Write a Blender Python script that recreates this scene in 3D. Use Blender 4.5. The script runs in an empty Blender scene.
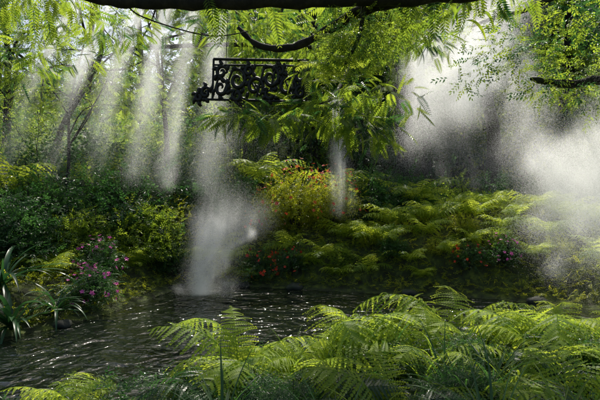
import bpy, math, numpy as np
from mathutils import Vector, Matrix
rng=np.random.default_rng(11)
S=bpy.context.scene
S.view_settings.view_transform='Standard'; S.view_settings.look='None'; S.view_settings.exposure=0
# ---------------------------------------------------------------- world / sun
SUN_EL=math.radians(55); SUN_AZ=math.radians(5)
sd=Vector((math.sin(SUN_AZ)*math.cos(SUN_EL),math.cos(SUN_AZ)*math.cos(SUN_EL),math.sin(SUN_EL)))
w=bpy.data.worlds.new("World"); S.world=w; w.use_nodes=True
nt=w.node_tree; nt.nodes.clear()
sky=nt.nodes.new('ShaderNodeTexSky'); sky.sky_type='NISHITA'; sky.sun_disc=False
sky.sun_elevation=SUN_EL; sky.sun_rotation=SUN_AZ; sky.dust_density=4
bg=nt.nodes.new('ShaderNodeBackground'); bg.inputs[1].default_value=0.15
wo=nt.nodes.new('ShaderNodeOutputWorld'); nt.links.new(sky.outputs[0],bg.inputs[0]); nt.links.new(bg.outputs[0],wo.inputs[0])
sl=bpy.data.lights.new("sun",'SUN'); sl.energy=5; sl.angle=math.radians(0.5); sl.color=(1,0.95,0.84)
so=bpy.data.objects.new("sun",sl); S.collection.objects.link(so); so.location=sd*60
so.rotation_euler=sd.to_track_quat('Z','Y').to_euler()
# ---------------------------------------------------------------- camera
cd=bpy.data.cameras.new("camera"); cam=bpy.data.objects.new("camera",cd); S.collection.objects.link(cam)
cam.location=(0,0,1.8); cam.rotation_euler=(math.radians(90),0,0); cd.lens=28; cd.sensor_width=36; cd.clip_end=500; S.camera=cam
# ---------------------------------------------------------------- materials
def N(nt,t,**k):
    n=nt.nodes.new(t)
    for a,b in k.items(): setattr(n,a,b)
    return n
def leaf_mat(name,dark,light,tr,mix=0.45,rough=0.42,spec=.45):
    m=bpy.data.materials.new(name); m.use_nodes=True; t=m.node_tree; t.nodes.clear()
    at=N(t,'ShaderNodeAttribute',attribute_name='tint')
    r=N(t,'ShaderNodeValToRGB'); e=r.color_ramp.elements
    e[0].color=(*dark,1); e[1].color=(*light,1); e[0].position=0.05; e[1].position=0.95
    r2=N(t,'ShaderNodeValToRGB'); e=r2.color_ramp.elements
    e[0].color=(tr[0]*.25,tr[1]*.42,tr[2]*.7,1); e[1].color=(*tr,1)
    p=N(t,'ShaderNodeBsdfPrincipled'); p.inputs['Roughness'].default_value=rough; p.inputs['Specular IOR Level'].default_value=spec
    tl=N(t,'ShaderNodeBsdfTranslucent'); mx=N(t,'ShaderNodeMixShader'); mx.inputs[0].default_value=mix
    o=N(t,'ShaderNodeOutputMaterial'); L=t.links.new
    L(at.outputs['Fac'],r.inputs[0]); L(at.outputs['Fac'],r2.inputs[0]); L(r.outputs[0],p.inputs['Base Color']); L(r2.outputs[0],tl.inputs[0])
    L(p.outputs[0],mx.inputs[1]); L(tl.outputs[0],mx.inputs[2]); L(mx.outputs[0],o.inputs[0])
    return m
def noise_mat(name,c1,c2,scale,rough=0.85,bump=0.5,c3=None,stretch=(1,1,1)):
    m=bpy.data.materials.new(name); m.use_nodes=True; t=m.node_tree; p=t.nodes['Principled BSDF']; L=t.links.new
    tc=N(t,'ShaderNodeTexCoord'); mp=N(t,'ShaderNodeMapping'); mp.inputs['Scale'].default_value=stretch
    n=N(t,'ShaderNodeTexNoise'); n.inputs['Scale'].default_value=scale; n.inputs['Detail'].default_value=8; n.inputs['Roughness'].default_value=.65
    r=N(t,'ShaderNodeValToRGB'); e=r.color_ramp.elements; e[0].position=.35; e[1].position=.68; e[0].color=(*c1,1); e[1].color=(*c2,1)
    if c3: k=r.color_ramp.elements.new(.52); k.color=(*c3,1)
    b=N(t,'ShaderNodeBump'); b.inputs['Strength'].default_value=bump; b.inputs['Distance'].default_value=.04
    L(tc.outputs['Object'],mp.inputs[0]); L(mp.outputs[0],n.inputs['Vector']); L(n.outputs['Fac'],r.inputs[0]); L(r.outputs[0],p.inputs['Base Color'])
    L(n.outputs['Fac'],b.inputs['Height']); L(b.outputs[0],p.inputs['Normal']); p.inputs['Roughness'].default_value=rough
    return m
M_leaf=leaf_mat("tree_leaf",(.025,.07,.010),(.13,.20,.02),(.60,.74,.05),.55)
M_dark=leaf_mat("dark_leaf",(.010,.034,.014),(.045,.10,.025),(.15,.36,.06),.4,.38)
M_shrub=leaf_mat("shrub_leaf",(.035,.09,.010),(.30,.32,.02),(.88,.86,.04),.5)
M_fern=leaf_mat("fern_leaf",(.045,.12,.012),(.34,.44,.03),(.92,.98,.08),.52,.5,.28)
M_strap=leaf_mat("strap_leaf",(.012,.04,.018),(.03,.09,.03),(.10,.28,.05),.25,.36)
M_pink=leaf_mat("pink_petal",(.7,.04,.32),(.85,.18,.55),(.9,.2,.55),.4)
M_red=leaf_mat("red_petal",(.7,.02,.01),(.85,.08,.03),(.95,.15,.05),.4)
M_orange=leaf_mat("orange_petal",(.8,.09,.03),(.9,.25,.06),(.95,.3,.1),.4)
M_bark=noise_mat("bark",(.008,.007,.005),(.045,.038,.028),9,.9,.9,(.02,.017,.012),(1,1,.4))
M_moss=noise_mat("mossy_bark",(.015,.012,.008),(.05,.07,.02),7,.95,.9,(.025,.025,.012))
M_soil=noise_mat("soil_and_moss",(.018,.018,.008),(.13,.16,.02),5,.95,1.0,(.04,.055,.012))
M_rock=noise_mat("mossy_rock",(.02,.02,.017),(.05,.08,.015),3.5,.85,1,(.04,.045,.03))
M_iron=noise_mat("black_iron",(.004,.004,.004),(.014,.012,.011),30,.5,.2)
MATS=[M_leaf,M_dark,M_shrub,M_fern,M_strap,M_pink,M_red,M_orange,M_bark,M_moss,M_rock,M_iron]
LEAF,DARK,SHRUB,FERN,STRAP,PINK,RED,ORG,BARK,MOSS,ROCK,IRON=range(12)
# ---------------------------------------------------------------- mesh builder
class MB:
    def __init__(s): s.v=[];s.f=[];s.m=[];s.t=[];s.n=0
    def add(s,v,f,mat,tint):
        v=np.asarray(v,float);f=np.asarray(f,int)
        s.v.append(v);s.f.append(f+s.n);s.n+=len(v)
        s.m.append(np.full(len(f),mat) if np.isscalar(mat) else mat)
        s.t.append(np.full(len(v),tint,float) if np.isscalar(tint) else tint)
    def mesh(s,name,smooth=False):
        v=np.concatenate(s.v);f=np.concatenate(s.f);m=np.concatenate(s.m);t=np.concatenate(s.t)
        me=bpy.data.meshes.new(name); me.vertices.add(len(v)); me.vertices.foreach_set('co',v.ravel().astype(np.float32))
        me.loops.add(len(f)*4); me.loops.foreach_set('vertex_index',f.ravel().astype(np.int32))
        me.polygons.add(len(f)); me.polygons.foreach_set('loop_start',np.arange(0,len(f)*4,4,dtype=np.int32))
        used=sorted(set(m.tolist())); mp={u:i for i,u in enumerate(used)}
        for u in used: me.materials.append(MATS[u])
        me.polygons.foreach_set('material_index',np.vectorize(mp.get)(m).astype(np.int32))
        me.polygons.foreach_set('use_smooth',np.isin(m,[BARK,MOSS,ROCK,IRON,STRAP]))
        a=me.attributes.new('tint','FLOAT','POINT'); a.data.foreach_set('value',np.clip(t,0,1).astype(np.float32))
        me.update(calc_edges=True); me.validate(); return me
    def obj(s,name,loc=(0,0,0)):
        return place(name,s.mesh(name),loc)
def place(name,me,loc=(0,0,0),rz=0,sc=1,tilt=(0,0)):
    o=bpy.data.objects.new(name,me); S.collection.objects.link(o); o.location=loc; o.rotation_euler=(tilt[0],tilt[1],rz)
    o.scale=(sc,)*3 if np.isscalar(sc) else sc
    return o
def norm(a): return a/np.maximum(np.linalg.norm(a,axis=-1,keepdims=True),1e-9)
def frames(d,up):
    x=norm(d); y=norm(np.cross(up,x)); z=np.cross(x,y); return np.stack([x,y,z],-1)
def stamp(mb,T,pos,R,sc,mat=None,tint=None,tv=.35):
    v,f,m,t=T; n=len(pos); sc=np.broadcast_to(sc,(n,))
    V=np.einsum('nij,vj->nvi',R,v)*sc[:,None,None]+pos[:,None,:]
    F=f[None]+(np.arange(n)*len(v))[:,None,None]
    if tint is None: tint=rng.random(n)
    tt=(t[None]*tv+tint[:,None]*(1-tv)).ravel()
    mm=np.tile(m,n) if mat is None else mat
    mb.add(V.reshape(-1,3),F.reshape(-1,4),mm,tt)
def T_of(mb):
    return (np.concatenate(mb.v),np.concatenate(mb.f),np.concatenate(mb.m),np.concatenate(mb.t))
def T_leaf(l=1,wd=.4,fold=.06,mat=LEAF):
    v=np.array([[0,0,0],[l*.4,wd*l/2,fold*l],[l,0,-.1*l],[l*.4,-wd*l/2,fold*l],[l*.42,0,-.0*l]])
    return v,np.array([[0,4,2,1],[0,3,2,4]]),np.full(2,mat),np.full(5,.5)
def T_quad(l=1,wd=.4,mat=LEAF):
    v=np.array([[0,0,0],[l*.42,wd*l/2,.05*l],[l,0,-.08*l],[l*.42,-wd*l/2,.03*l]])
    return v,np.array([[0,3,2,1]]),np.full(1,mat),np.full(4,.5)
def tube(mb,pts,rad,mat,seg=8,tint=.5):
    pts=np.asarray(pts,float);n=len(pts);rad=np.asarray(rad,float)
    tg=norm(np.gradient(pts,axis=0)); ref=np.array([0,0,1.]) if abs(tg[0][2])<.9 else np.array([1.,0,0])
    a=np.linspace(0,2*np.pi,seg,endpoint=False); V=[]
    y=norm(np.cross(ref,tg[0]))
    for i in range(n):
        y=norm(y-tg[i]*np.dot(y,tg[i])); z=np.cross(tg[i],y)
        V.append(pts[i]+rad[i]*(np.cos(a)[:,None]*y+np.sin(a)[:,None]*z))
    V=np.concatenate(V); F=[]
    for i in range(n-1):
        for j in range(seg):
            F.append([i*seg+j,i*seg+(j+1)%seg,(i+1)*seg+(j+1)%seg,(i+1)*seg+j])
    mb.add(V,F,mat,tint)
def spline(P,n):
    P=np.asarray(P,float); k=len(P)
    t=np.linspace(0,k-1-1e-6,n); i=t.astype(int); f=(t-i)[:,None]
    g=lambda j:P[np.clip(j,0,k-1)]
    p0,p1,p2,p3=g(i-1),g(i),g(i+1),g(i+2)
    return .5*((2*p1)+(-p0+p2)*f+(2*p0-5*p1+4*p2-p3)*f**2+(-p0+3*p1-3*p2+p3)*f**3)
def knobby(P,n,r0,r1,j=.02,rj=.15):
    C=spline(P,n); C=C+rng.normal(0,j,C.shape)*.6; r=np.linspace(r0,r1,n)*(1+rj*np.sin(np.arange(n)*1.7)*rng.random(n)+rng.normal(0,rj*.4,n)); return C,r
def T_sprig(n=9,leaf=.28,wd=.42,mat=LEAF,fold=False):
    mb=MB(); T=T_quad(leaf,wd,mat) if not fold else T_leaf(leaf,wd,.06,mat)
    s=np.linspace(.1,1,n); side=np.where(np.arange(n)%2==0,1,-1)
    pos=np.stack([s,np.zeros(n),-.12*s**2],1)
    ang=np.radians(50-35*(s>.95))*side*np.where(s>.95,0,1)
    d=np.stack([np.cos(ang),np.sin(ang),rng.uniform(-.5,.15,n)],1)
    up=np.stack([rng.uniform(-.3,.3,n),rng.uniform(-.4,.4,n),np.ones(n)],1)
    stamp(mb,T,pos,frames(d,up),rng.uniform(.75,1.15,n)); return T_of(mb)
def T_pinn(n=11,ll=.26,wd=.3,mat=LEAF,arch=.35,rach=True):
    mb=MB(); T=T_quad(1,wd,mat); s=np.linspace(.12,1,n)
    z=-arch*s**2; x=s*(1-.12*arch*s)
    for sg in (1,-1):
        L=ll*np.sin(np.pi*np.clip(.2+.72*s,0,1))**.6
        d=np.stack([np.full(n,.45)+.4*s,np.full(n,sg*1.),-.25-.3*s],1)
        stamp(mb,T,np.stack([x,np.zeros(n),z],1),frames(d,np.tile([0,0,1.],(n,1))),L)
    if rach: tube(mb,np.stack([x,0*x,z],1),np.linspace(.008,.003,n),mat,3)
    return T_of(mb)
def T_frond(np_=15,a0=65,a1=-35,wd=.24,pin=11,twist=.0,mat=FERN,seed=0,droop=.25):
    """frond with toothed pinnae: each pinna is a strip of lobes along its midrib"""
    r=np.random.default_rng(seed); mb=MB(); n=40
    a=np.radians(np.linspace(a0,a1,n)); ds=1/n
    X=np.concatenate([[0],np.cumsum(np.cos(a))*ds]); Z=np.concatenate([[0],np.cumsum(np.sin(a))*ds]); Y=twist*np.linspace(0,1,n+1)**2
    C=np.stack([X,Y,Z],1); tube(mb,C[::4],np.linspace(.006,.002,len(C[::4])),mat,4,.3)
    sp=.80/np_
    for s in np.linspace(.2,.985,np_):
        i=s*n; k=min(int(i),n-1); p=C[k]+(C[k+1]-C[k])*(i-k); tg=norm(C[k+1]-C[k]); nz=np.array([-tg[2],0,tg[0]])
        u=(s-.2)/.8; L=wd*(np.sin(np.pi*(.24+.76*u)**.8)**.8)+.012 if u<.98 else .02
        tn=r.random()
        for sg in (1,-1):
            Lp=L*r.uniform(.78,1.1); dr=r.uniform(-.45,0.)
            d=norm(np.array([0,sg*1.,0])+tg*(.25+.35*u)+nz*dr+r.normal(0,.09,3)); dp=droop*r.uniform(.4,1.7)
            q=np.linspace(0,1,pin+1); mid=p+d*(q*Lp)[:,None]+np.array([0,0,-dp])*Lp*(q**2)[:,None]
            dd=norm(d+np.array([0,0,-.5*dp])); side=norm(np.cross(nz,dd)); nn=np.cross(dd,side)
            pl=sp*.41*np.clip(1-q[:-1]**1.6,0,1)**.8+.0015; seg=Lp/pin
            for s2 in (1,-1):
                A=mid[:-1]; Bm=mid[1:]
                lift=nn*r.uniform(-.25,.3)
                t1=A+(side*s2+lift)*pl[:,None]*.74+dd*seg*.35; t2=A+(side*s2+lift)*pl[:,None]+dd*seg*.95
                V=np.stack([A,t1,t2,Bm],1).reshape(-1,3); Fq=np.arange(4*pin).reshape(-1,4)
                if s2<0: Fq=Fq[:,::-1]
                mb.add(V,Fq,mat,np.repeat(np.clip(tn*.6+.4*r.random()+.25*(q[:-1]-.5),0,1),4))
    return T_of(mb)
def T_strap(a0=70,a1=-20,wd=.07,mat=STRAP,n=9):
    a=np.radians(np.linspace(a0,a1,n)); X=np.concatenate([[0],np.cumsum(np.cos(a))])/n; Z=np.concatenate([[0],np.cumsum(np.sin(a))])/n
    s=np.linspace(0,1,n+1); w=wd*np.minimum(1,.5+2*s)*(1-s**3)**.8+.001; V=[];F=[]
    for i in range(n+1): V+= [[X[i],w[i]/2,Z[i]+w[i]*.25],[X[i],0,Z[i]],[X[i],-w[i]/2,Z[i]+w[i]*.25]]
    for i in range(n):
        b=3*i; F+=[[b,b+1,b+4,b+3],[b+1,b+2,b+5,b+4]]
    return np.array(V),np.array(F),np.full(len(F),mat),np.repeat(s,3)
def T_flower(mat):
    mb=MB(); n=5; a=np.arange(n)*2*np.pi/5; T=T_leaf(1,.75,.12,mat)
    d=np.stack([np.cos(a),np.sin(a),np.full(n,.35)],1); stamp(mb,T,np.zeros((n,3)),frames(d,np.tile([0,0,1.],(n,1))),1)
    return T_of(mb)
def randdir(n,zb=0,zs=1):
    d=rng.normal(size=(n,3)); d[:,2]=d[:,2]*zs+zb; return norm(d)
def upn(n,j=.5): return norm(np.stack([rng.normal(0,j,n),rng.normal(0,j,n),np.ones(n)],1))
SPR=[T_sprig(9,.30,.42),T_sprig(11,.24,.5),T_sprig(8,.36,.36)]
SPB=[T_sprig(12,.30,.55),T_sprig(13,.26,.6)]
PIN=[T_pinn(11,.26,.3),T_pinn(13,.22,.26,arch=.5),T_pinn(10,.3,.34,arch=.15)]
FR_HI=[T_frond(20,68,-42,.27,9,.05,seed=1),T_frond(18,58,-50,.30,10,-.08,seed=2,droop=.4),T_frond(22,75,-25,.25,9,.1,seed=3),T_frond(19,50,-30,.28,10,-.12,seed=7,droop=.35),T_frond(21,72,-60,.26,9,.14,seed=9,droop=.5)]
FR_MD=[T_frond(15,60,-45,.26,5,.05,seed=5),T_frond(15,75,-30,.24,5,-.08,seed=6)]
def split(n,k): return np.array_split(rng.permutation(n),k)
def clump_leaves(mb,c,r,n,Ts,sc,mat,drop=-.25,tb=(0,1),flat=1.):
    d=randdir(n); rad=rng.random(n)**.45; pos=np.asarray(c)+d*rad[:,None]*np.asarray(r)
    od=norm(d*np.array([1,1,.5])+rng.normal(0,.5,(n,3))+np.array([0,0,drop])); up=upn(n,.6*flat)
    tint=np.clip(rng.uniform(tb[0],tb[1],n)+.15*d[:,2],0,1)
    for T,ix in zip(Ts,split(n,len(Ts))):
        if len(ix): stamp(mb,T,pos[ix],frames(od[ix],up[ix]),rng.uniform(.7,1.25,len(ix))*sc,mat=mat,tint=tint[ix])
# ---------------------------------------------------------------- terrain
POND=np.array([(-1.7,3.9),(-.75,4.5),(.6,5.2),(2,5.5),(4.4,5.3),(5.4,6),(5,7.6),(3.6,8.5),(1.2,9.1),(-.9,9.7),(-2.5,9.6),(-2.9,8),(-3.4,6.6),(-4.6,5.6),(-5.4,4.4),(-5,3.0),(-3,3.3)])
def pond_sd(x,y):
    P=np.stack([x,y],-1); d=np.full(x.shape,1e9); ins=np.zeros(x.shape,bool); n=len(POND)
    for i in range(n):
        a=POND[i];b=POND[(i+1)%n]; e=b-a; w_=P-a; t=np.clip((w_@e)/(e@e),0,1); q=w_-t[...,None]*e; d=np.minimum(d,np.hypot(q[...,0],q[...,1]))
        c=((a[1]>y)!=(b[1]>y))&(x<(b[0]-a[0])*(y-a[1])/(b[1]-a[1]+1e-12)+a[0]); ins^=c
    return np.where(ins,-d,d)
def ss(a,b,x): t=np.clip((x-a)/(b-a),0,1); return t*t*(3-2*t)
def H(x,y):
    x=np.asarray(x,float);y=np.asarray(y,float); d=pond_sd(x,y)
    h=np.where(d>0,.03+.3*ss(0,.9,d),-.5*ss(0,.7,-d)-.0+.03*(1-ss(0,.1,-d)))
    g=lambda cx,cy,r,a,ry=None: a*np.exp(-((x-cx)/r)**2-((y-cy)/(ry or r))**2)*ss(0,.8,d)
    h=h+g(5.6,10.6,3.2,1.25,1.7)+g(2.6,10.6,1.6,.5,1.2)+g(0,11.3,1.8,.7,1.2)+g(-4.6,10.5,2,.5)+g(-5.5,7.5,1.5,.3)
    h=h+ss(12,20,y)*.8+ss(24,44,y)*(8+8*ss(-10,-2,x))
    h=h+.06*np.sin(x*1.7+1)*np.sin(y*1.3)*ss(0,.6,d)+.03*np.sin(x*4.1)*np.sin(y*3.7+2)*ss(0,.6,d)
    return h
gx=np.concatenate([np.linspace(-200,-14,18)[:-1],np.linspace(-14,14,190),np.linspace(14,200,18)[1:]])
gy=np.concatenate([np.linspace(-200,-4,14)[:-1],np.linspace(-4,18,170),np.linspace(18,60,24)[1:],np.linspace(60,260,10)[1:]])
XX,YY=np.meshgrid(gx,gy); ZZ=H(XX,YY); nx=len(gx); ny=len(gy)
me=bpy.data.meshes.new("ground"); idx=np.arange(nx*ny).reshape(ny,nx)
F=np.stack([idx[:-1,:-1],idx[:-1,1:],idx[1:,1:],idx[1:,:-1]],-1).reshape(-1,4)
me.from_pydata(np.stack([XX,YY,ZZ],-1).reshape(-1,3).tolist(),[],F.tolist()); me.materials.append(M_soil)
me.polygons.foreach_set('use_smooth',np.ones(len(F),bool)); place("ground",me)
# ---------------------------------------------------------------- water
mw=bpy.data.materials.new("pond_water"); mw.use_nodes=True; t=mw.node_tree; p=t.nodes['Principled BSDF']; L=t.links.new
p.inputs['Base Color'].default_value=(.008,.012,.008,1); p.inputs['Roughness'].default_value=.05; p.inputs['IOR'].default_value=1.33
p.inputs['Specular IOR Level'].default_value=1.0
tc=N(t,'ShaderNodeTexCoord')
n1=N(t,'ShaderNodeTexNoise'); n1.inputs['Scale'].default_value=1.9; n1.inputs['Detail'].default_value=2; n1.inputs['Distortion'].default_value=1.4
n2=N(t,'ShaderNodeTexNoise'); n2.inputs['Scale'].default_value=5; n2.inputs['Detail'].default_value=2; n2.inputs['Distortion'].default_value=1.5
L(tc.outputs['Object'],n1.inputs['Vector']); L(tc.outputs['Object'],n2.inputs['Vector'])
a1=N(t,'ShaderNodeMath',operation='MULTIPLY_ADD'); a1.inputs[1].default_value=.3
L(n2.outputs['Fac'],a1.inputs[0]); L(n1.outputs['Fac'],a1.inputs[2])
b=N(t,'ShaderNodeBump'); b.inputs['Strength'].default_value=.85; b.inputs['Distance'].default_value=.15; L(a1.outputs[0],b.inputs['Height']); L(b.outputs[0],p.inputs['Normal'])
me=bpy.data.meshes.new("pond_water"); me.from_pydata([(-7,2,0),(8,2,0),(8,11,0),(-7,11,0)],[],[(0,1,2,3)]); me.materials.append(mw); place("pond_water",me)
# ---------------------------------------------------------------- trees
def tree(name,base,h,r0,crown_c,crown_r,ncl,per,sc,Ts,mat=LEAF,clr=.8,tb=(0,1),limbs=8,bark=BARK,dk=.22):
    mb=MB(); b=np.array([base[0],base[1],float(H(base[0],base[1]))-.1]); c=np.array(crown_c,float)
    top=np.array([c[0],c[1],h])
    P=[b,b*.65+top*.35+np.append(rng.normal(0,.3,2),0),b*.3+top*.7+np.append(rng.normal(0,.35,2),0),top]
    C=spline(P,22); tube(mb,C,r0*np.linspace(1,.3,22)*(1+.5*np.exp(-np.linspace(0,12,22))),bark,10)
    cl=c+randdir(ncl)*(rng.random(ncl)**.4)[:,None]*np.array(crown_r)
    for k in range(limbs):
        s=C[rng.integers(9,21)]; e=cl[k%ncl]; m_=(s+e)/2+rng.normal(0,.25,3)+np.array([0,0,.3])
        Q=spline([s,m_,e],10); tube(mb,Q,np.linspace(r0*.38,r0*.08,10),bark,6)
        for j in range(2):
            e2=cl[rng.integers(ncl)]; s2=Q[6]
            if np.linalg.norm(e2-s2)<max(crown_r): tube(mb,spline([s2,(s2+e2)/2+rng.normal(0,.15,3),e2],7),np.linspace(r0*.14,r0*.04,7),bark,5)
    for q in cl:
        mm=DARK if (mat==LEAF and rng.random()<dk) else mat
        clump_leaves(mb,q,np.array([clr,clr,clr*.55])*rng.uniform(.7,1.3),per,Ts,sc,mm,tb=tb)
    return mb.obj(name)
tree("broadleaf_tree",(-6.6,13),9,.12,(-6.6,13,6.4),(2.6,1.6,2.6),24,46,.28,SPR)
tree("broadleaf_tree",(-4.3,14.5),9,.10,(-4.4,14.5,6.4),(2.4,1.4,3.0),26,44,.32,PIN)
tree("broadleaf_tree",(-9.0,14),9,.16,(-9,14,5.8),(2.6,1.8,3.2),30,46,.32,SPR)
tree("broadleaf_tree",(-2.1,16),9,.10,(-2.0,15.8,6.6),(2.5,1.4,3.0),30,50,.34,PIN)
tree("broadleaf_tree",(-5.6,10.4),5.4,.05,(-5.0,10.8,4.5),(2.0,.8,1.2),12,34,.24,PIN)
tree("broadleaf_tree",(-7.6,11.0),6.2,.08,(-7.4,11.2,4.2),(1.6,1.0,1.9),18,40,.26,SPR)
tree("broadleaf_tree",(1.0,18.6),10,.2,(.8,18.4,6.8),(3.0,1.6,3.4),40,56,.42,SPB,mat=LEAF,tb=(0,.6),dk=.4)
tree("broadleaf_tree",(5.2,19),11,.24,(5,19,6.8),(3.2,1.6,4.0),40,56,.45,SPB,mat=DARK)
tree("broadleaf_tree",(10.4,17),10,.24,(9.8,17,6.6),(3.2,2.0,3.6),38,56,.42,SPB,tb=(0,.8),dk=.5)
tree("broadleaf_tree",(3.2,16.2),10,.34,(3.3,16.6,9.0),(2.0,1.0,1.6),18,40,.45,SPB,mat=DARK,bark=MOSS)
tree("broadleaf_tree",(6.6,16.4),10,.3,(7.0,16.8,9.0),(2.2,1.0,1.6),18,40,.45,SPB,mat=DARK,bark=MOSS)
mb=MB()
tube(mb,spline([(6.4,5.6,-.2),(6.2,5.5,1.8),(5.9,5.4,3.4),(5.4,5.3,5.2),(5.2,5.2,8)],26),np.linspace(.34,.16,26),MOSS,14)
C,r=knobby([(5.75,5.35,4.1),(4.4,5.2,4.35),(2.8,5.1,4.2),(1.4,5.0,4.02),(.2,5.0,3.97),(-1.2,5.0,3.94),(-2.2,5.1,4.02),(-3.2,5.2,4.4)],70,.17,.06,.012,.12); tube(mb,C,r,BARK,12)
C,r=knobby([(1.4,5.0,3.98),(.75,5.2,3.94),(.28,5.35,3.72),(-.1,5.5,3.60),(-.5,5.6,3.66),(-.75,5.7,3.9)],30,.075,.025,.008,.2); tube(mb,C,r,BARK,9)
B=spline([(-1.9,5.0,3.95),(-1.75,5.2,3.84),(-1.1,5.5,3.74),(-.6,5.4,3.75)],24); tube(mb,B,np.linspace(.009,.006,24),BARK,6)
C,r=knobby([(6.1,5.5,2.6),(5.6,6.3,3.3),(4.9,7,3.62),(4.2,7.3,3.62),(3.7,7.5,3.75)],26,.15,.03,.015,.25); tube(mb,C,r,MOSS,10)
C,r=knobby([(5.4,5.3,5.0),(4.8,6.4,5.2),(3.9,7.6,5.0),(3.1,8.6,5.0)],20,.10,.02,.02,.2); tube(mb,C,r,MOSS,8)
for c,r,n in [((3.5,7.3,4.1),(.9,.6,.5),110),((4.5,7.6,3.9),(.8,.6,.5),130),((2.75,7.6,3.95),(.4,.5,.4),24),((4.2,7.0,4.7),(.8,.6,.35),100),((3.2,8,4.9),(1,1,.4),60),((5.2,6.5,5.4),(1.2,.9,.5),80),((4.6,7.2,3.35),(.5,.4,.2),40),((3.9,7.4,3.5),(.4,.4,.2),30)]:
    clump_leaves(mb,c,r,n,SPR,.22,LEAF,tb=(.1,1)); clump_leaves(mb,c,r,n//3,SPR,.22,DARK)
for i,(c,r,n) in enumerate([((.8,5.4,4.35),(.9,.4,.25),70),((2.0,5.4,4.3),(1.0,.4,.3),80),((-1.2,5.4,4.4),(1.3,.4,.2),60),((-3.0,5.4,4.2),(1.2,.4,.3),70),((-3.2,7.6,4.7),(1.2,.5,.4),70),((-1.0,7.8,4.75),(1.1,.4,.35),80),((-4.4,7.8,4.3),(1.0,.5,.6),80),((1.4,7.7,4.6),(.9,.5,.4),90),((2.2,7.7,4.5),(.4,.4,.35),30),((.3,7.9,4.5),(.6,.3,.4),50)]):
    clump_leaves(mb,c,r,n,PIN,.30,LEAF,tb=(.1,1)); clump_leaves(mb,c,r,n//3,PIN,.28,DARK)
for x,y,z in [(-.98,4.9,3.95),(-.92,4.95,3.9),(-.82,5,3.92),(-2.95,5.2,4.0),(-2.85,5.2,3.95),(1.2,5,3.95),(1.5,5,3.95),(1.4,4.9,3.9),(-.3,5,3.9)]:
    d=np.array([[rng.normal(0,.2),rng.normal(0,.2),-1]]); stamp(mb,PIN[1],np.array([[x,y,z]]),frames(d,np.array([[0,-1.,0.2]])),.42,mat=LEAF)
mb.obj("rain_tree")
mb=MB(); clump_leaves(mb,(.62,5.15,3.55),(.42,.35,.38),420,SPR,.11,LEAF,drop=-.5,tb=(.1,.9)); clump_leaves(mb,(.62,5.15,3.5),(.38,.3,.36),160,SPR,.11,DARK,drop=-.5); clump_leaves(mb,(1.05,5.3,3.8),(.45,.35,.28),240,SPR,.12,LEAF,drop=-.4)
n=26; a=rng.uniform(0,6.28,n)
for T,ix in zip(FR_MD,split(n,2)):
    d=np.stack([np.cos(a[ix]),np.sin(a[ix]),0*a[ix]],1); stamp(mb,T,np.tile([.45,5.15,3.22],(len(ix),1))+rng.normal(0,.12,(len(ix),3)),frames(d,np.tile([0,0,1.],(len(ix),1))),rng.uniform(.3,.5,len(ix)),mat=FERN)
tube(mb,spline([(.7,5.05,4.0),(.65,5.1,3.6),(.5,5.15,3.3)],8),np.linspace(.03,.02,8),MOSS,6); mb.obj("epiphytic_fern")
mb=MB(); Ts=T_strap(20,-75,.10,FERN); n=20; a=rng.uniform(0,6.28,n); d=np.stack([np.cos(a),np.sin(a),0*a],1)
stamp(mb,Ts,np.tile([1.75,5.0,4.0],(n,1))+rng.normal(0,.12,(n,3)),frames(d,np.tile([0,0,1.],(n,1))),rng.uniform(.3,.5,n),mat=LEAF); mb.obj("staghorn_fern")
mb=MB()
tube(mb,spline([(1.2,18.0,7.4),(1.3,13,6.2),(1.0,9.5,4.6),(.6,8,3.6),(.3,7.3,3.3)],24),np.linspace(.07,.012,24),BARK,7)
for c,r,n in [((-.4,7.3,3.08),(.8,.4,.16),60),((.75,7.4,3.05),(.75,.4,.25),80),((.4,7.6,3.35),(.7,.5,.2),60),((-1.0,7.3,3.15),(.4,.3,.12),26),((1.2,7.2,2.85),(.35,.3,.2),26),((.9,7.6,3.6),(.6,.4,.25),50),((1.6,7.8,3.5),(.5,.4,.3),40),((.2,7.5,3.8),(.3,.3,.3),24)]:
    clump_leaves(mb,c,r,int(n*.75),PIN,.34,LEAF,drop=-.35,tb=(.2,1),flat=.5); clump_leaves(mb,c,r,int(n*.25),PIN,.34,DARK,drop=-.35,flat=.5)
mb.obj("overhanging_branch")
# ---------------------------------------------------------------- distant trees
mb=MB()
for k in range(330):
    x=rng.uniform(-26,26); y=rng.uniform(20,27)
    zmax=11 if x>-4 else 4.8
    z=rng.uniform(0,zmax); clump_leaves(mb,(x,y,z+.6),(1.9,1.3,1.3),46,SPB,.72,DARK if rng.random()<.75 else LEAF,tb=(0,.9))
for k in range(140):
    x=rng.uniform(-14,-1); y=rng.uniform(15.5,18.5); z=rng.uniform(.8,4.8)
    clump_leaves(mb,(x,y,z),(1.1,.8,.8),46,SPR,.45,DARK if rng.random()<.5 else LEAF)
for k in range(16):
    x=-22+44*k/15+rng.normal(0,.6); y=rng.uniform(20,24); z=float(H(x,y)); tube(mb,spline([(x,y,z-.2),(x+rng.normal(0,.3),y,5),(x+rng.normal(0,.8),y,12)],10),np.linspace(.18,.1,10),BARK,7)
mb.obj("distant_trees")
mb=MB()
for k in range(420):
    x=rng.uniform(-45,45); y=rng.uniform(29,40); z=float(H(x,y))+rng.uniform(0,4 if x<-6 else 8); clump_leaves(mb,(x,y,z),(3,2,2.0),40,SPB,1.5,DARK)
mb.obj("background_forest")
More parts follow.
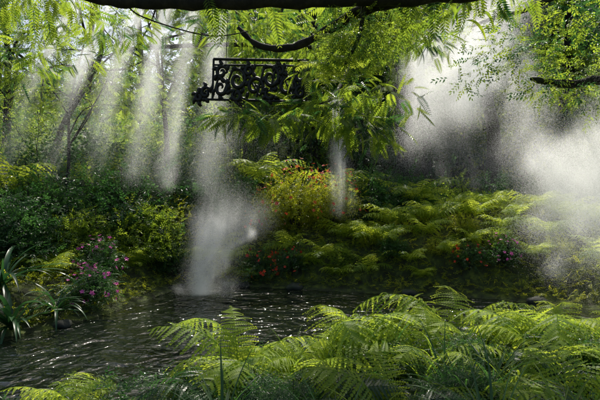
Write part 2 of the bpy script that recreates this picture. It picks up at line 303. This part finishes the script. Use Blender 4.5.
# ---------------------------------------------------------------- iron panel
def iron_panel():
    cu=bpy.data.curves.new("scrollwork",'CURVE'); cu.dimensions='3D'; cu.bevel_depth=.013; cu.bevel_resolution=2; cu.fill_mode='FULL'
    def pl(pts,r=1,taper=True):
        s=cu.splines.new('POLY'); s.points.add(len(pts)-1); n=len(pts)
        for i,(x,z) in enumerate(pts):
            s.points[i].co=(x,0,z,1); s.points[i].radius=r*(1 if not taper else (.45+1.3*math.sin(math.pi*min(1,.12+i/n*.88))))
    def spiral(cx,cz,r,a0,turns,sg=1,k=1.0,tail=None):
        pts=[]
        for i in range(40):
            t_=i/39; a=a0+sg*turns*2*math.pi*t_; rr=r*(1-t_)**.8+.012; pts.append((cx+rr*math.cos(a),cz+rr*math.sin(a)))
        if tail: pts=[tail]+pts
        pl(pts,k)
    def leafl(x,z,a,l,k=1.6):
        pl([(x+l*t_*math.cos(a+.9*t_),z+l*t_*math.sin(a+.9*t_)) for t_ in np.linspace(0,1,12)],k)
    pl([(-.75,.62),(.95,.60)],1.8,False); pl([(-.75,.53),(.95,.52)],1.2,False)
    pl([(.95,.62),(.95,.0)],1.8,False); pl([(-.75,.62),(-.75,.0)],1.6,False)
    for i,(cx,cz,r,a0,sg,tl) in enumerate([(-.3,.30,.16,2.2,-1,(-.55,.1)),(.02,.2,.15,-1,1,(-.2,.5)),(.3,.34,.17,2.4,-1,(.05,.02)),(.6,.2,.16,-1,1,(.45,.5)),(.82,.38,.12,2.4,-1,(.7,.03)),(-.60,.18,.13,2,-1,(-.75,.02)),(-.88,.1,.08,0,1,(-.75,.25)),(-.6,.42,.09,0,1,(-.75,.3)),(-.1,.44,.07,0,1,(-.3,.15)),(.46,.45,.07,3,-1,(.3,.15)),(.84,.12,.09,0,1,(.7,.3)),(.3,.09,.08,2,1,(.1,.2)),(-.3,.06,.08,2,1,(-.5,.15)),(-1.0,.03,.06,1,1,(-.88,.1))]):
        spiral(cx,cz,r,a0,1.4,sg,1.6,tl)
        for j in range(5):
            a=a0+sg*(.5+j*1.1); leafl(cx+r*.95*math.cos(a),cz+r*.95*math.sin(a),a-.4*sg,.09,1.6)
    pl([(-1.1,0),(.95,-.02)],1.6,False)
    cu.materials.append(M_iron); return cu
e=bpy.data.objects.new("wrought_iron_panel",None); S.collection.objects.link(e); e.location=(-.80,8.0,3.52); e.rotation_euler=(0,math.radians(2),math.radians(-6))
o=bpy.data.objects.new("scrollwork",iron_panel()); S.collection.objects.link(o); o.parent=e; o.scale=(.96,1.3,1.12)
mb=MB()
for x in (-.5,.88): tube(mb,[(x,0,.6),(x,0,3.4)],[.006,.006],IRON,6)
o=mb.obj("hanger_rods"); o.parent=e
# ---------------------------------------------------------------- hanging aerial roots
mb=MB()
for k in range(34):
    x=rng.uniform(-1.8,3.4); y=rng.uniform(11.6,12.6); z1=rng.uniform(5.2,6); z0=rng.uniform(1.8,3.4)
    tube(mb,spline([(x,y,z1),(x+rng.normal(0,.08),y,(z1+z0)/2),(x+rng.normal(0,.08),y,z0)],8),np.linspace(.007,.003,8),BARK,4)
for k in range(60): 
    x=-2+5.6*k/59; clump_leaves(mb,(x,12.1,5.6+rng.normal(0,.25)),(.4,.4,.35),16,PIN,.3,LEAF,drop=-.4,tb=(0,.8))
tube(mb,spline([(-5,13.6,6.2),(-2,12,5.8),(.8,12.1,5.75),(3.5,12.2,5.8),(5.2,18.8,6.4)],20),np.linspace(.06,.05,20),MOSS,8)
mb.obj("hanging_aerial_roots")
# ---------------------------------------------------------------- plant prototypes
def fern_mesh(n,Ts,name,up=(0,.3),crown=0.0,mat=FERN,tlo=0.):
    mb=MB(); a=np.linspace(0,6.28,n,endpoint=False)+rng.normal(0,.25,n); el=rng.uniform(up[0],up[1],n)
    for T,ii in zip(Ts,split(n,len(Ts))):
        d=np.stack([np.cos(a[ii]),np.sin(a[ii]),el[ii]],1); R=frames(d,np.stack([rng.normal(0,.3,len(ii)),rng.normal(0,.3,len(ii)),np.ones(len(ii))],1))
        pos=np.stack([np.cos(a[ii])*.04,np.sin(a[ii])*.04,np.full(len(ii),crown)],1)
        stamp(mb,T,pos,R,rng.uniform(.55,1.2,len(ii)),mat=mat,tv=.45,tint=rng.uniform(tlo,1,len(ii)))
    if crown>0: tube(mb,[(0,0,-.2),(0,0,crown*.5),(0,0,crown)],[.06,.05,.05],BARK,8)
    return mb.mesh(name)
FH=[fern_mesh(10,FR_HI,"fern_fronds_a",(0,.3),tlo=.2),fern_mesh(9,FR_HI,"fern_fronds_b",(0,.2),tlo=.3),fern_mesh(11,FR_HI,"fern_fronds_c",(.1,.5),tlo=.2)]
FM=[fern_mesh(12,FR_MD,"mid_fern_a"),fern_mesh(14,FR_MD,"mid_fern_b")]
FD=[fern_mesh(11,FR_HI,"dark_fern",mat=DARK)]
def shrub_mesh(name,r,hgt,n,mat,sc,fl=None,nf=0,fs=.05,tb=(0,1),Ts=SPR):
    mb=MB()
    for k in range(9):
        a=rng.uniform(0,6.28); e_=np.array([math.cos(a)*r*.7*rng.random(),math.sin(a)*r*.7*rng.random(),hgt*rng.uniform(.6,.95)])
        tube(mb,spline([(0,0,-.15),e_*.5+rng.normal(0,.05,3),e_],7),np.linspace(.022,.006,7),BARK,5)
    for k in range(n):
        d=randdir(1)[0]; d[2]=abs(d[2]); q=d*(rng.random()**.35)*np.array([r,r,hgt*.8])+np.array([0,0,hgt*.12])
        clump_leaves(mb,q,(r*.25,r*.25,hgt*.16),14,Ts,sc,mat,drop=.15,tb=tb)
    if fl is not None:
        d=randdir(nf); d[:,2]=np.abs(d[:,2]); pos=d*np.array([r,r,hgt*.85])*rng.uniform(.95,1.15,(nf,1))+np.array([0,0,hgt*.15])
        for f_,ix in zip(fl,split(nf,len(fl))): stamp(mb,T_flower(f_),pos[ix],frames(randdir(len(ix),0,.4),norm(d[ix]+rng.normal(0,.3,(len(ix),3)))),rng.uniform(.7,1.2,len(ix))*fs)
    return mb.mesh(name)
SH_Y=shrub_mesh("flowering_shrub_leaves",.85,1.5,85,SHRUB,.20,[RED,ORG],80,.055,(.2,1))
SH_R=shrub_mesh("red_flower_leaves",.45,.6,40,DARK,.13,[RED],30,.045)
SH_P=shrub_mesh("pink_flower_leaves",.5,.8,44,DARK,.15,[PINK],36,.05)
SH_D=[shrub_mesh("shrub_a",.9,1.4,80,DARK,.24),shrub_mesh("shrub_b",.8,1.2,70,LEAF,.20,tb=(0,.9)),shrub_mesh("shrub_c",.7,1.0,70,SHRUB,.15)]
def strap_mesh(name,n,wd,mat,rng_=(30,80)):
    mb=MB()
    for k in range(n):
        a=rng.uniform(0,6.28); a0=rng.uniform(*rng_); T=T_strap(a0,a0-rng.uniform(40,110),wd*rng.uniform(.8,1.2),mat)
        stamp(mb,T,np.zeros((1,3)),frames(np.array([[math.cos(a),math.sin(a),0]]),np.array([[0,0,1.]])),rng.uniform(.6,1.1))
    return mb.mesh(name)
ST=[strap_mesh("strap_a",30,.06,STRAP),strap_mesh("strap_b",26,.07,STRAP)]
GR=strap_mesh("grass_tuft",46,.02,DARK,(45,88))
GRD=strap_mesh("broad_grass",22,.04,LEAF,(40,85))
def P(name,me,x,y,sc=1,rz=None,dz=0,tilt=(0,0)):
    return place(name,me,(x,y,float(H(x,y))+dz),rng.uniform(0,6.28) if rz is None else rz,sc,tilt)
for i,(x,y,s,dz) in enumerate([(.1,3.8,.92,.05),(1.05,3.9,1.05,.05),(-.5,3.8,.82,.0),(2.0,3.8,1.05,.05),(1.5,4.5,1.1,.05),(.55,4.4,.95,.05),(2.5,4.5,1.1,.05),(-.1,4.2,.78,.0),(.6,3.1,.7,-.05),(1.3,3.1,.75,-.05),(-.15,3.1,.65,-.05),(1.9,3.0,.75,-.05),(3.2,4.2,1.15,.05),(-.7,3.3,.6,-.05)]):
    P("fern",FH[i%3],x,y,s*(.95 if i%2 else 1.03),dz=dz)
P("fern",FM[0],-1.72,3.35,.42,dz=.0); P("fern",FM[1],-1.55,3.2,.4)
for i in range(60):
    x=rng.uniform(-.6,3.0); y=rng.uniform(2.3,4.6)
    if pond_sd(np.array(x),np.array(y))<.15: continue
    k=i%4
    P(["fern","grass_tuft","broadleaf_grass","leafy_shrub"][k],[FD[0],GR,GRD,SH_D[0]][k],x,y,[.6,.65,.5,.26][k],dz=0)
for x,y,s in [(-3.9,6.3,1.0),(-4.4,6.9,1.1),(-3.6,6.9,.8),(-5.0,6.3,1.1),(-3.5,7.6,.75),(-4.6,5.9,.8),(-5.3,7.4,1.1)]: P("bromeliad",ST[int(x*10)%2],x,y,s)
P("pink_flower_bush",SH_P,-3.35,7.45,.8); P("pink_flower_bush",SH_P,-3.6,8.3,.9); P("pink_flower_bush",SH_P,3.9,9.0,.7,dz=.0)
P("red_flower_bush",SH_R,-.9,9.95,1); P("red_flower_bush",SH_R,-.2,9.9,.9); P("red_flower_bush",SH_R,3.3,9.1,.8)
P("flowering_shrub",SH_Y,-.1,11.0,1.0); P("flowering_shrub",SH_Y,.75,11.1,.9); P("flowering_shrub",SH_Y,-.7,11.6,.8)
for x,y,s,k in [(-3.2,9.9,1.0,1),(-4.1,10.2,1.3,0),(-3.0,10.8,1.2,2),(-5.2,9.4,1.2,0),(-6.3,8.6,1.3,0),(-6.2,10.4,1.5,1),(-2.3,11.6,1.2,0),(-7.5,10.0,1.6,0),(-5.0,8.2,.9,0),(-4.1,8.9,.9,1),(-4.6,11.4,1.9,1),(-3.2,12.0,1.9,0),(-6.4,11.8,2.1,0),(-8,11.6,2.1,1),(-5.4,12.4,2.2,0),
               (1.7,11.8,1.2,0),(2.8,12.2,1.3,0),(4.2,12.6,1.4,1),(6,13,1.5,0),(7.6,12,1.4,0),(-1.2,12.8,1.5,0),(.4,13,1.6,0),(1.8,13.2,1.6,0),(-8.5,12,1.8,0),(9.5,12,1.7,1),(-3.6,12.6,1.4,0),
               (.9,9.75,.32,1),(1.9,9.55,.34,0),(2.7,9.35,.36,2),(4.0,9.2,.36,1),(-1.7,10.0,.4,2),(4.9,8.9,.4,2),(1.5,9.9,.36,2),(3.4,9.7,.4,2),(5.0,10.0,.4,2),(-2.7,9.9,.5,0)]:
    P("leafy_shrub",SH_D[k],x,y,s)
for x,y,s in [(-2.4,10.2,.8),(-1.6,10.3,.8),(-1.9,11.0,.9),(1.5,10.0,.9),(2.1,10.5,1.0),(2.9,10.2,.9),(3.4,10.9,.9),(1.4,9.5,.6),(2.2,9.4,.6),(3.0,9.3,.6),(.5,9.9,.7),(4.2,9.6,.7),(5.0,9.4,.8),(5.2,10.3,.9),(6.2,9.8,.9),(4.3,10.6,.8),(-3.3,9.2,.7),(-4.2,7.9,.8),(-5.8,6.4,.8),(5.6,8.6,.8),(6.6,8.8,.9),(.2,9.9,.5),(7.2,10.2,1),(5.6,7.6,.8),(-.3,10.3,.7),(1.0,10.4,.8),
              (.8,9.6,.5),(1.8,9.8,.7),(2.6,9.8,.7),(3.5,9.4,.6),(3.8,10.1,.8),(4.6,9.9,.7),(5.6,9.9,.8),(-1.2,9.95,.5),(4.5,8.9,.6),(2.4,9.15,.45),(5.9,10.9,.9),(4.8,11.2,.9)]:
    P("fern",FM[int(rng.integers(2))],x,y,s)
for x,y,s,c in [(1.2,12.2,1.5,1.2),(-1.0,12.0,1.4,1.5),(-6.0,9.4,1.4,1.3),(2.9,11.6,1.3,.7)]:
    P("tree_fern",fern_mesh(14,FR_MD,"tree_fern",(0,.25),c/s),x,y,s)
# ground cover
mb=MB(); n=46000; x=rng.uniform(-10,11,n); y=rng.uniform(5.0,16,n); d=pond_sd(x,y); k=(d>.02); x,y=x[k],y[k]
n=len(x); pos=np.stack([x,y,H(x,y)+rng.uniform(0,.14,n)],1); stamp(mb,SPR[1],pos,frames(randdir(n,.4,.4),upn(n,.5)),rng.uniform(.08,.2,n),mat=SHRUB,tint=np.clip(rng.uniform(-.1,.8,n)+.4*(x>1.5),0,1))
n=9000; x=rng.uniform(-6,6,n); y=rng.uniform(1.6,5.4,n); d=pond_sd(x,y); k=(d>.02); x,y=x[k],y[k]
n=len(x); pos=np.stack([x,y,H(x,y)+rng.uniform(0,.16,n)],1); stamp(mb,SPR[0],pos,frames(randdir(n,.5,.4),upn(n,.5)),rng.uniform(.06,.15,n),mat=DARK,tint=rng.uniform(0,.9,n))
mb.obj("ground_cover")
mb=MB()
for k in range(26):
    i=rng.integers(len(POND)); a=POND[i]; b_=POND[(i+1)%len(POND)]; q=a+(b_-a)*rng.random()
    if q[1]<4.8: continue
    u,v_=np.meshgrid(np.linspace(0,2*np.pi,17),np.linspace(.05,np.pi-.05,10)); r=rng.uniform(.05,.14)*(1+.2*np.sin(3*u+k)*np.sin(2*v_+k)+.08*np.sin(5*u+k*2)*np.sin(4*v_))
    r[:,-1]=r[:,0]
    V=np.stack([r*np.cos(u)*np.sin(v_)*1.3+q[0],r*np.sin(u)*np.sin(v_)+q[1],r*np.cos(v_)*.6+.03],-1).reshape(-1,3); ii=np.arange(10*17).reshape(10,17)
    mb.add(V,np.stack([ii[:-1,:-1],ii[1:,:-1],ii[1:,1:],ii[:-1,1:]],-1).reshape(-1,4),ROCK,.5)
mb.obj("bank_rocks")
# ---------------------------------------------------------------- mist : spray of fine droplets
md=bpy.data.materials.new("spray_droplets"); md.use_nodes=True; t=md.node_tree; t.nodes.clear()
tl=N(t,'ShaderNodeBsdfTranslucent'); tl.inputs[0].default_value=(.97,.98,.98,1); df=N(t,'ShaderNodeBsdfDiffuse'); df.inputs[0].default_value=(.97,.98,.98,1)
mx=N(t,'ShaderNodeMixShader'); mx.inputs[0].default_value=.2; o=N(t,'ShaderNodeOutputMaterial'); t.links.new(tl.outputs[0],mx.inputs[1]); t.links.new(df.outputs[0],mx.inputs[2]); t.links.new(mx.outputs[0],o.inputs['Surface'])
hn=norm(np.array([0,-1,0])-np.array(sd))
MIST=bpy.data.objects.new("mist_spray",None); S.collection.objects.link(MIST)
def spray(name,streams,n,size,rough=1.0,kw=34,wig=1.0):
    W=np.array([s[3] for s in streams],float); W/=W.sum(); out=[]
    for (pts,r0,r1,_),wt in zip(streams,W):
        C=spline(pts,200)
        off=rng.normal(0,1,(kw,3)); ctr=rng.random(kw); ln=rng.uniform(.05,.28,kw); wr=rng.uniform(.16,.6,kw); ww=rng.dirichlet(np.ones(kw)*1.5)
        m=int(n*wt); wi=rng.choice(kw,m,p=ww); s=np.clip(ctr[wi]+rng.normal(0,1,m)*ln[wi],-.3,1.3)
        s=np.where((s<0)|(s>1),rng.random(m),s); c=C[(s*199).astype(int)]; r=(r0+(r1-r0)*s)
        ph=s*9
        p=c+(off[wi]*.55*rough+rng.normal(0,1,(m,3))*wr[wi][:,None])*r[:,None]
        p[:,0]+=wig*(.25*r*np.sin(ph*1.3+p[:,2]*3)+.1*r*np.sin(p[:,2]*9+p[:,1]*4)); p[:,1]+=.2*r*np.cos(ph+p[:,2]*4)
        out.append(p)
    p=np.concatenate(out); p=p[p[:,2]>.04]; m=len(p)
    nn=norm(hn+rng.normal(0,.28,(m,3))); a=norm(np.cross(nn,randdir(m))); b=np.cross(nn,a); s=(rng.uniform(.6,1.25,m)*size)[:,None]
    V=np.stack([p+a*s*.58,p-a*s*.29+b*s*.5,p-a*s*.29-b*s*.5],1).reshape(-1,3).astype(np.float32)
    me=bpy.data.meshes.new(name); me.vertices.add(3*m); me.vertices.foreach_set('co',V.ravel()); me.loops.add(3*m); me.loops.foreach_set('vertex_index',np.arange(3*m,dtype=np.int32))
    me.polygons.add(m); me.polygons.foreach_set('loop_start',np.arange(0,3*m,3,dtype=np.int32)); me.materials.append(md); me.update(calc_edges=True)
    o=place(name,me); o.parent=MIST
spray("pond_spray",[([(-1.9,8.6,0),(-1.8,8.6,.5),(-1.55,8.7,1.1),(-1.25,8.8,1.65)],.12,.38,3.2),([(-1.85,8.6,0),(-1.75,8.7,.9),(-1.7,8.9,1.7),(-1.6,9,3.2)],.12,.36,1.5),([(-2.2,8.6,.05),(-1.3,8.6,.05)],.3,.3,.5)],900000,.0025)
spray("canopy_mist",[([(3.9,8.4,5.6),(3.4,8.5,4.7),(2.9,8.6,4.1),(2.6,8.7,3.4)],.35,.55,3.2),([(2.2,8.4,4.6),(2.3,8.5,3.9),(2.4,8.7,3.0)],.15,.40,.9),([(3.9,8.4,4.0),(4.2,8.7,3.2),(4.3,8.9,2.4)],.3,.5,.5)],1600000,.0029)
spray("bank_cloud",[([(5.3,7.4,3.7),(5.0,7.4,2.8),(4.7,7.5,2.1),(4.5,7.6,1.4)],.4,.65,2),([(5.2,7.0,3.0),(5.0,7.2,2.3),(5.0,7.3,1.1)],.4,.65,1.5),([(3.9,8,2.6),(4.5,7.8,2.1),(4.9,7.4,1.4)],.25,.5,.6)],1700000,.0029)
spray("thin_veil",[([(1.8,12.8,3.2),(3.6,12.8,3.0),(5.6,12.6,2.8),(8,12.6,2.6)],.7,.9,1),([(-9,13.2,3.6),(-6,13,3.4),(-3,13,3.2),(-1,13,3.2)],.8,1,1.1)],330000,.0040)
spray("falling_stream",[([(.75,10.3,4.0),(.8,10.4,2.8),(.85,10.4,1.5)],.12,.26,1)],150000,.0028)
st=[]  # left light shafts, modelled as fanned streams of droplets
for x0,x1,w_ in [(-1.6,-1.9,.9),(-2.2,-2.75,1.0),(-2.75,-3.5,1.3),(-3.35,-4.4,1.2),(-4.0,-5.4,1.0),(-4.7,-6.5,.9)]:
    st.append(([(x0,9.8,6.0),((x0+x1)/2,9.8,4.3),(x1,9.8,2.2)],.12,.42,w_))
spray("light_shaft_streams",st,1300000,.0028,rough=.45,kw=14,wig=.2)
print("verts",sum(len(o.data.vertices) for o in bpy.data.objects if o.type=='MESH'))
